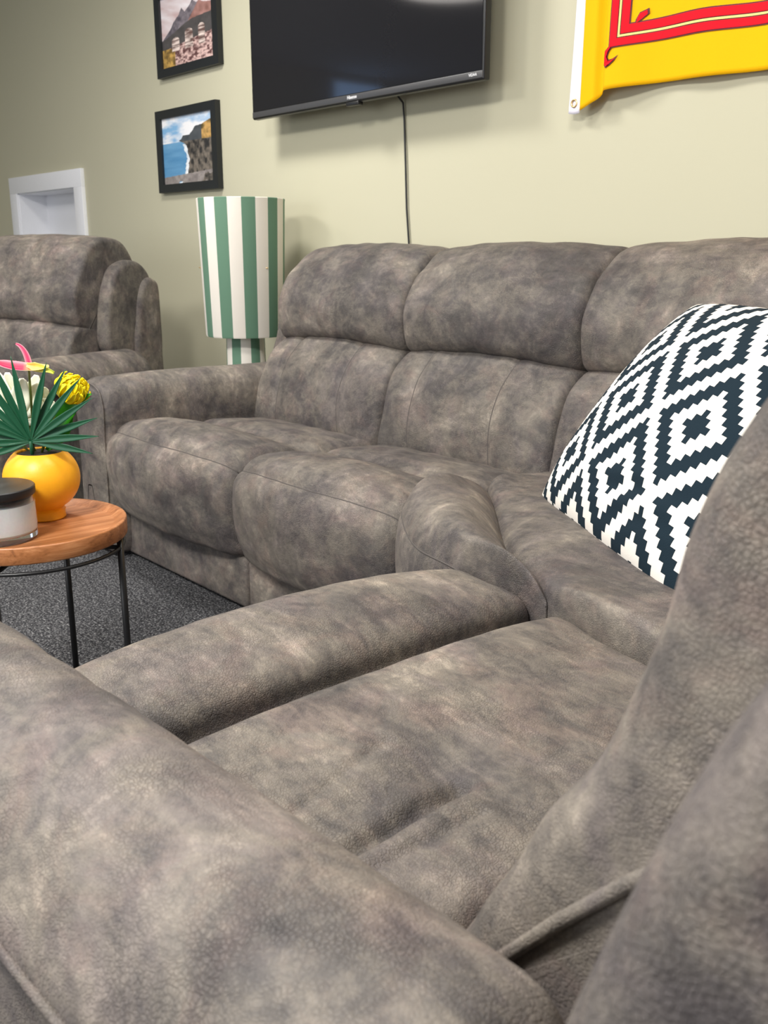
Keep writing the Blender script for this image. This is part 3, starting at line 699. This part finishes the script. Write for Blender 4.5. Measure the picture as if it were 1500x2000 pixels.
# ---------------------------------------------------------------- side table
TC = (-2.053, .752); TZ = .478
tb = root('side_table', 'round walnut tray-top side table on thin black metal legs, in front of the sofa', 'table', (TC[0], TC[1], 0))
TR = .208
lathe('table_top', [(.001, -.037), (TR-.003, -.037), (TR-.001, -.036), (TR, -.034), (TR, -.003), (TR-.001, -.001), (TR-.003, 0), (TR-.008, -.001), (TR-.026, -.010), (TR-.029, -.0115), (.001, -.012)], (TC[0], TC[1], TZ), M_WOOD, tb, n=96)
view = math.atan2(TC[1], TC[0])
RL = .199
la0 = math.atan2(.755, .656)-math.radians(2)
for k in range(4):
    a = la0+k*math.pi/2; px, py = TC[0]+RL*math.cos(a), TC[1]+RL*math.sin(a)
    tube('leg', [(px, py, .0), (px, py, TZ-.030)], .0075, M_METAL, tb, n=10)
    tube('support_rail', [(px, py, TZ-.058), (TC[0], TC[1], TZ-.058)], .005, M_METAL, tb, n=8)
tube('ring_rail', [(TC[0]+RL*math.cos(t), TC[1]+RL*math.sin(t), TZ-.058) for t in np.linspace(0, 2*math.pi, 49)[:-1]], .0042, M_METAL, tb, closed=True)

# ---------------------------------------------------------------- candle jar
TT = TZ-.0115
def gz_at(x, y, z):
    c, s = math.cos(TH), math.sin(TH); u = x-750; v = y-1000
    up = -(v*c+FPX*s); fd = FPX*c-v*s; dx = fd*-.755+u*.656; dy = fd*.656+u*.755; t = (z-H)/up; return dx*t, dy*t
CX, CY = -2.005, .668
cd = root('candle_jar', 'white candle in a clear glass jar with matt black lid, beside the yellow pot', 'candle', (CX, CY, TT))
R = .079
lathe('glass_jar', [(.001, 0), (R-.006, 0), (R, .005), (R+.001, .03), (R, .094), (R-.003, .094), (R-.004, .03), (R-.006, .015), (.001, .013)], (CX, CY, TT), M_GLASS, cd, n=72)
lathe('wax', [(.001, .0125), (R-.010, .0130), (R-.0030, .020), (R-.0025, .078), (.001, .078)], (CX, CY, TT), M_WAX, cd, n=72)
lathe('lid', [(.001, .088), (R-.006, .088), (R-.006, .0945), (R+.002, .0945), (R+.003, .096), (R+.003, .110), (R+.001, .112), (.001, .112)], (CX, CY, TT), M_LID, cd, n=72)

# ---------------------------------------------------------------- yellow pot with flowers
PX, PY = -2.100, .808
pot = root('potted_flowers', 'round orange-yellow ceramic pot with fan palm leaf and artificial pink, yellow and white flowers', 'plant', (PX, PY, TT))
RP = .083
pp = [(.001, 0), (.043, 0), (.0455, .003), (.044, .014), (.046, .020)]
for k in range(3, 21):
    a = -math.pi/2+math.pi*(.16+.61*(k-3)/17); pp.append((RP*math.cos(a), .093+RP*.93*math.sin(a)))
rt = pp[-1]
pp += [(rt[0]-.003, rt[1]+.002), (rt[0]-.006, rt[1]-.001), (rt[0]-.004, rt[1]-.02), (.06, .10), (.001, .095)]
lathe('pot', pp, (PX, PY, TT), M_POT, pot, n=80)
lathe('soil', [(.001, .150), (.035, .151), (.0545, .145), (.001, .12)], (PX, PY, TT), M_SOIL, pot, n=40)
# frame facing the viewer at the pot
Rg = np.array((.656, .755, 0)); Fw = np.array((-.755, .656, 0)); Up = np.array((0, 0, 1.0))
PS = 1/815.0                                     # metres per photograph pixel at the pot
def pl(dx, dy, d=0): return np.array((PX, PY, TT+.155))+Rg*dx*PS-Up*dy*PS*1.03-Fw*d      # offset in photograph pixels from the pot mouth (81,885)
def at(x, y, d=0): return pl(x-81+(750-x)*d/2.12, y-885-(y-490)*d/2.12, d)
def leaf(name, pts, widths, mat, parent, fold=.25, nrm=None, n=7, th=.0006, tint=None):
    P = np.array(pts, float); t = np.linspace(0, 1, 24)
    q = np.linspace(0, 1, len(P)); C = np.stack([np.interp(t, q, P[:, k]) for k in range(3)], 1)
    if len(P) > 2:
        C = bez(P, t) if len(P) < 6 else C
    wv = np.interp(t, np.linspace(0, 1, len(widths)), widths)
    T = np.gradient(C, axis=0); T /= np.linalg.norm(T, axis=1)[:, None]; nn = np.array(nrm if nrm is not None else -Fw)
    V = []
    for i in range(24):
        B = np.cross(T[i], nn); B /= np.linalg.norm(B)+1e-9; N_ = np.cross(B, T[i])
        for k in range(n):
            s = 2*k/(n-1)-1; V.append(C[i]+B*wv[i]*s-N_*fold*wv[i]*(1-abs(s)))
    V = np.array(V); F = []
    for i in range(23):
        for k in range(n-1): F.append([i*n+k, i*n+k+1, (i+1)*n+k+1, (i+1)*n+k])
    o = mesh(name, V, F, mat, parent, recalc=False)
    md = o.modifiers.new('t', 'SOLIDIFY'); md.thickness = th; md.offset = 0
    if tint is not None:
        ca = o.data.color_attributes.new('tint', 'FLOAT_COLOR', 'POINT')
        cc = np.array([tint(i/23, 2*k/(n-1)-1) for i in range(24) for k in range(n)]); ca.data.foreach_set('color', np.concatenate([cc, np.ones((len(cc), 1))], 1).ravel())
    return o
hub = (66, 871)
tips = [(177, 893), (190, 862), (190, 829), (184, 794), (165, 760), (140, 744), (107, 733), (45, 722), (5, 718), (-22, 735), (-42, 765), (-55, 800), (-60, 828), (-62, 852), (-50, 880), (-22, 902)]
for k, (tx, ty) in enumerate(tips):
    d0 = .040; dd = .012*math.sin(k*2.3)
    h0 = at(*hub, d0); tp = at(tx, ty, d0+.02+dd); md_ = (h0+tp)/2+Up*.004-Fw*.006
    L_ = math.hypot(tx-hub[0], ty-hub[1])
    leaf('leaf_blade', [h0, md_, tp], [.0022, .0056, .0086, .0078, .0043, .0004], M_LEAFD, pot, fold=.30)
tube('leaf_stalk', [at(68, 905, .02), at(67, 885, .034), at(66, 870, .040)], .0042, M_LEAFD, pot)
# pink flower
def pink(t, s):
    a = np.array((.85, .006, .07)); b = np.array((.90, .30, .34)); y = np.array((.88, .72, .22)); c = a*(1-abs(s)**3)+b*abs(s)**3; k = np.clip((t-.52)/.25, 0, 1); return c*(1-k)+y*k
leaf('pink_spathe', [at(14, 728, .02), at(40, 738, .03), at(80, 742, .03), at(112, 738, .02)], [.0008, .011, .014, .013, .011, .004], M_PETAL, pot, fold=.8, nrm=-Fw*.55+Up*.8, tint=pink)
leaf('pink_petal', [at(77, 738, .015), at(76, 715, .015), at(66, 702, .012), at(57, 700, .01)], [.007, .0068, .0055, .004, .002], M_PETAL, pot, fold=.5, tint=lambda t, s: np.array((.88, .03, .13))*(1-s*s)+np.array((.92, .32, .38))*s*s)
leaf('yellow_throat', [at(72, 736, .026), at(92, 742, .03), at(104, 742, .026), at(120, 750, .02)], [.004, .010, .009, .005, .003], M_PETAL, pot, fold=.9, tint=lambda t, s: np.array((.90, .68, .22))*(1-t)+np.array((.62, .75, .10))*t)
tube('flower_stem', [at(70, 890, .0), at(74, 830, .005), at(75, 780, .005), at(76, 742, .01)], .0030, M_STEM, pot)
# yellow protea
ctr = at(150, 772, .0)
ax = (at(170, 748)-at(132, 800)); ax = Rg*.60+Up*.62-Fw*.3; ax /= np.linalg.norm(ax)
b1 = np.cross(ax, Up); b1 /= np.linalg.norm(b1); b2 = np.cross(ax, b1)
g = random.Random(4)
base = at(134, 795, .0)
for k in range(40):
    a = k*2.39996; rr = math.sqrt((k+.5)/40); sp = .042*rr
    d = b1*math.cos(a)+b2*math.sin(a); top = base+ax*(.060-.016*rr*rr)+d*sp
    p0 = base+d*.006; p1 = base+ax*.025+d*(sp*1.05+.008); p2 = top+ax*.006; p3 = top-d*.010*g.uniform(.4, 1.3)+ax*.010*g.uniform(.3, 1.2)
    leaf('yellow_petal', [p0, p1, p2, p3], [.003, .0065, .0062, .0048, .0016], M_YEL, pot, fold=.5, nrm=d+ax*.2, n=5, th=.0012)
tube('flower_stem', [at(85, 890, .0), at(105, 840, 0), base+ax*.004], .0032, M_STEM, pot)
leaf('broad_leaf', [at(100, 880, 0), at(112, 835, .005), at(140, 800, .01), at(184, 786, .012)], [.004, .013, .021, .020, .012, .001], M_LEAFL, pot, fold=.35)
leaf('broad_leaf', [at(95, 885, -.01), at(118, 860, -.005), at(138, 836, -.01), at(150, 810, -.01)], [.004, .014, .020, .016, .008, .001], M_LEAFL, pot, fold=.3)
# white flowers behind
wl = [((35, 845), [(-30, 800), (-14, 745), (12, 738), (38, 748), (66, 760), (92, 768), (98, 800), (-40, 835)], 1.0), ((10, 880), [(-50, 830), (-30, 800), (20, 785), (60, 800), (85, 830), (-55, 878)], .9), ((70, 815), [(40, 762), (62, 758), (90, 752), (106, 775), (118, 802), (30, 780)], .8)]
for j, (c_, ts_, sc_) in enumerate(wl):
    for k, (tx, ty) in enumerate(ts_):
        p0 = at(*c_, -.025-.008*j); p2 = at(tx, ty, -.025-.008*j+.012*math.sin(k*1.9)); pm = (p0+p2)/2-Fw*.012*math.cos(k)
        leaf('white_petal', [p0, pm, p2], [.004, .013*sc_, .021*sc_, .024*sc_, .019*sc_, .005], M_WPET, pot, fold=.25, th=.001)
    tube('flower_stem', [at(65+6*j, 892, -.01), at((65+c_[0])/2, 868, -.02), at(*c_, -.025-.008*j)], .002, M_STEM, pot)

# ---------------------------------------------------------------- round ceiling lights (seen mirrored in the screen)
def dome(x, y, r, rgb, s, label):
    o = root('ceiling_light', label, 'ceiling light', (x, y, 2.7))
    lathe('diffuser', [(.001, -.07), (r*.5, -.066), (r*.85, -.048), (r, -.02), (r, -.01)], (x, y, 2.7), emit('lamp_glow', rgb, s), o, n=48)
    lathe('base_ring', [(r, 0), (r+.02, 0), (r+.02, -.02), (r, -.022)], (x, y, 2.7), M_WHITE, o, n=48)
dome(-4.85, -.05, .42, (1, .93, .88), 8, 'large round white ceiling light mirrored at the top of the television screen')

w2 = bpy.data.objects.new('reflection_window', None); COL.objects.link(w2); w2.location = (xl, -1.75, 1.75); structure(w2)  # unseen glowing window added for the blue glow mirrored in the screen
box('reflection_pane', (xl+.004, xl+.010, -2.08, -1.50, 1.80, 2.62), emit('blue_glow_glass', (.30, .55, 1), 2.4), w2)
for b in ((-2.13, -2.08, 1.75, 2.66), (-1.50, -1.45, 1.75, 2.66), (-2.08, -1.50, 1.75, 1.80), (-2.08, -1.50, 2.62, 2.66)):
    box('reflection_frame', (xl, xl+.03, *b), M_WHITE, w2, .004)
